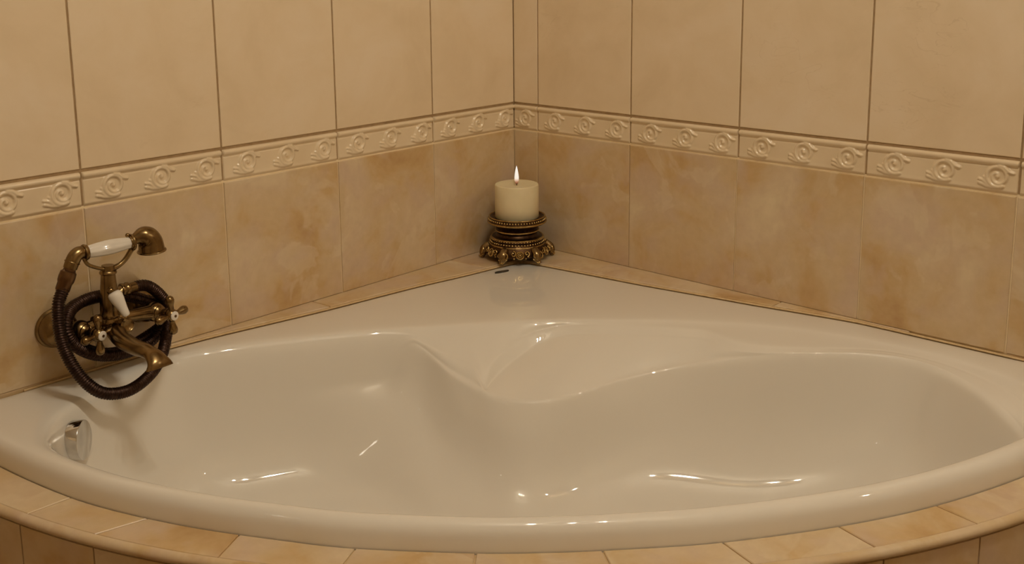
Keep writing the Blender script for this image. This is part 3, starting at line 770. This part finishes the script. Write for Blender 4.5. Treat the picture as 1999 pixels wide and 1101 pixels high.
b3 = sp_part('bead_ring', beads(.0560, .0447, .0017, 56), M['gilt'], st, None); b3['kind'] = 'stuff'
cam_ang = math.atan2(-1.7079 - CY, 1.5506 - CX)
def polar(a, r, z): return Vector((r * math.cos(a), r * math.sin(a), z))
def swirl(a0, z0, R, s, turns=1.3, r0=.0085):
    """a curl lying on the flared skirt; s = +1 or -1 handedness"""
    P = []
    for k in range(26):
        t = k / 25; ph = s * (t * turns * 2 * math.pi) - math.pi / 2 * s; rr = r0 * (1 - t) ** .8 + .0008
        dz = rr * math.sin(ph); da = rr * math.cos(ph) / R
        P.append(polar(a0 + da, R - (z0 + dz - .02) * .38 + .0012, z0 + dz))
    return tube(P, [.0021 - .0009 * k / 25 for k in range(26)], 8)
for k in range(6):
    a = cam_ang + math.radians(-29 + 4 + 60 * k)
    foot_pts = catmull([polar(a, .0590, .030), polar(a, .0660, .024), polar(a, .0715, .0165), polar(a, .0735, .0090), polar(a, .0745, .0045)], 4)
    sp_part('foot', join_vf([tube(foot_pts, np.interp(np.linspace(0, 1, len(foot_pts)), [0, .4, .75, 1], [.0080, .0100, .0075, .0042]), 14), ball(polar(a, .0745, .0048), .0047, 12, 8)]), M['brass'], st)
    sp_part('foot_scroll', join_vf([swirl(a - .075, .019, .0735, 1, 1.15, .0068), swirl(a + .075, .019, .0735, -1, 1.15, .0068), ball(polar(a, .0790, .0062), .0026, 10, 6), ball(polar(a, .0755, .0155), .0024, 10, 6),
                                    tube(catmull([polar(a - .12, .0705, .012), polar(a - .07, .0755, .0085), polar(a - .02, .0785, .0040)], 5), .0015, 8), tube(catmull([polar(a + .12, .0705, .012), polar(a + .07, .0755, .0085), polar(a + .02, .0785, .0040)], 5), .0015, 8)]), M['gilt'], st)
    am = a + math.radians(30); c = polar(am, .0655, .0205); nr = Vector((math.cos(am), math.sin(am), .38))
    sp_part('rosette', join_vf([torus(c + nr * .001, nr, .0076, .0017, 22, 8), torus(c + nr * .001, nr, .0042, .0011, 18, 6), ball(c + nr * .002, .0026, 10, 6), ball(polar(am - .19, .0655, .0135), .0022, 8, 6), ball(polar(am + .19, .0655, .0135), .0022, 8, 6),
                                swirl(am - .21, .0245, .0685, -1, 1.1, .0050), swirl(am + .21, .0245, .0685, 1, 1.1, .0050)]), M['gilt'], st)

cd = thing('candle', 'lit ivory pillar candle standing on the ornate gold stand', 'candle', (CX, CY, H + .0878))
CR, CH = .0462, .0715
def cpart(name, vf, mat, parent=cd): V, F = vf; return mk(name, V, F, mat, parent)
cpart('wax_body', lathe((0, 0, 0), Z, [(0, 0), (CR - .001, 0), (CR, .0012), (CR + .0002, CH * .5), (CR, CH - .0025), (CR - .0008, CH - .0008), (CR - .0025, CH), (CR - .006, CH - .0006), (.020, CH - .0022), (.006, CH - .0035), (0, CH - .0036)], 64), M['wax'])
cpart('wick', tube(catmull([(0, 0, CH - .005), (.0002, .0002, CH + .001), (.0008, .0004, CH + .005)], 5), .0010, 8), M['wick'])
fl = cpart('flame', lathe((0, 0, CH - .0005), Z, [(0, 0), (.0026, .0010), (.0040, .0045), (.0046, .0095), (.0046, .0145), (.0040, .0205), (.0030, .0270), (.0016, .0340), (.0005, .0380), (0, .0395)], 20), M['flame'])
fl['label'] = 'bright white flame with an orange base'

# ------------------------------------------------------------------ lamps (out of frame)
def bulb(parent, loc, power, radius=.03):
    ld_ = bpy.data.lights.new('bulb_light', 'POINT'); ld_.energy = power; ld_.color = LAMP; ld_.shadow_soft_size = radius
    o = bpy.data.objects.new('bulb_light', ld_); C.objects.link(o); o.parent = parent; o.location = loc; return o
cx, cy = CEILING_LAMP['pos']
cl = thing('ceiling_lamp', 'three-bulb ceiling lamp above the bathtub', 'lamp', (cx, cy, TOP))
mk('ceiling_plate', *lathe((0, 0, 0), (0, 0, -1), [(0, .0), (.20, .0), (.20, .012), (.18, .022), (0, .022)], 40), M['brass'], cl)
dv = Vector((.7071, .7071, 0))
for s_ in (-.14, .02, .18):
    p_ = dv * s_
    mk('bulb_socket', *lathe(p_, (0, 0, -1), [(0, .02), (.022, .02), (.026, .06), (.018, .065), (0, .065)], 20), M['brass'], cl)
    bulb(cl, (p_.x, p_.y, -.115), CEILING_LAMP['power'], .015)
sc_ = thing('wall_lamp', 'brass wall lamp on the right wall beyond the bathtub', 'lamp', (SCONCE['pos'][0], 0, SCONCE['pos'][2] + H))
mk('wall_plate', *lathe((0, 0, 0), (0, -1, 0), [(0, -.002), (.05, -.002), (.05, .008), (.03, .016), (0, .016)], 28), M['brass'], sc_)
mk('arm', *tube(catmull([(0, -.01, 0), (0, -.06, -.02), (0, -.10, .01)], 5), .006, 10), M['brass'], sc_)
bulb(sc_, (0, -.12, .06), SCONCE['power'], .02)
vn = thing('fill_lamp', 'added fill lamp on the wall behind the camera', 'lamp', (FILL_LAMP['pos'][0], RY, FILL_LAMP['pos'][2] + H))  # unseen lamp added as frontal fill
mk('wall_plate', *lathe((0, 0, 0), (0, 1, 0), [(0, -.002), (.05, -.002), (.05, .008), (.03, .016), (0, .016)], 28), M['brass'], vn)
mk('arm', *tube(catmull([(0, .01, 0), (0, .06, -.02), (0, .10, .01)], 5), .006, 10), M['brass'], vn)
bulb(vn, (0, .12, .06), FILL_LAMP['power'], .03)
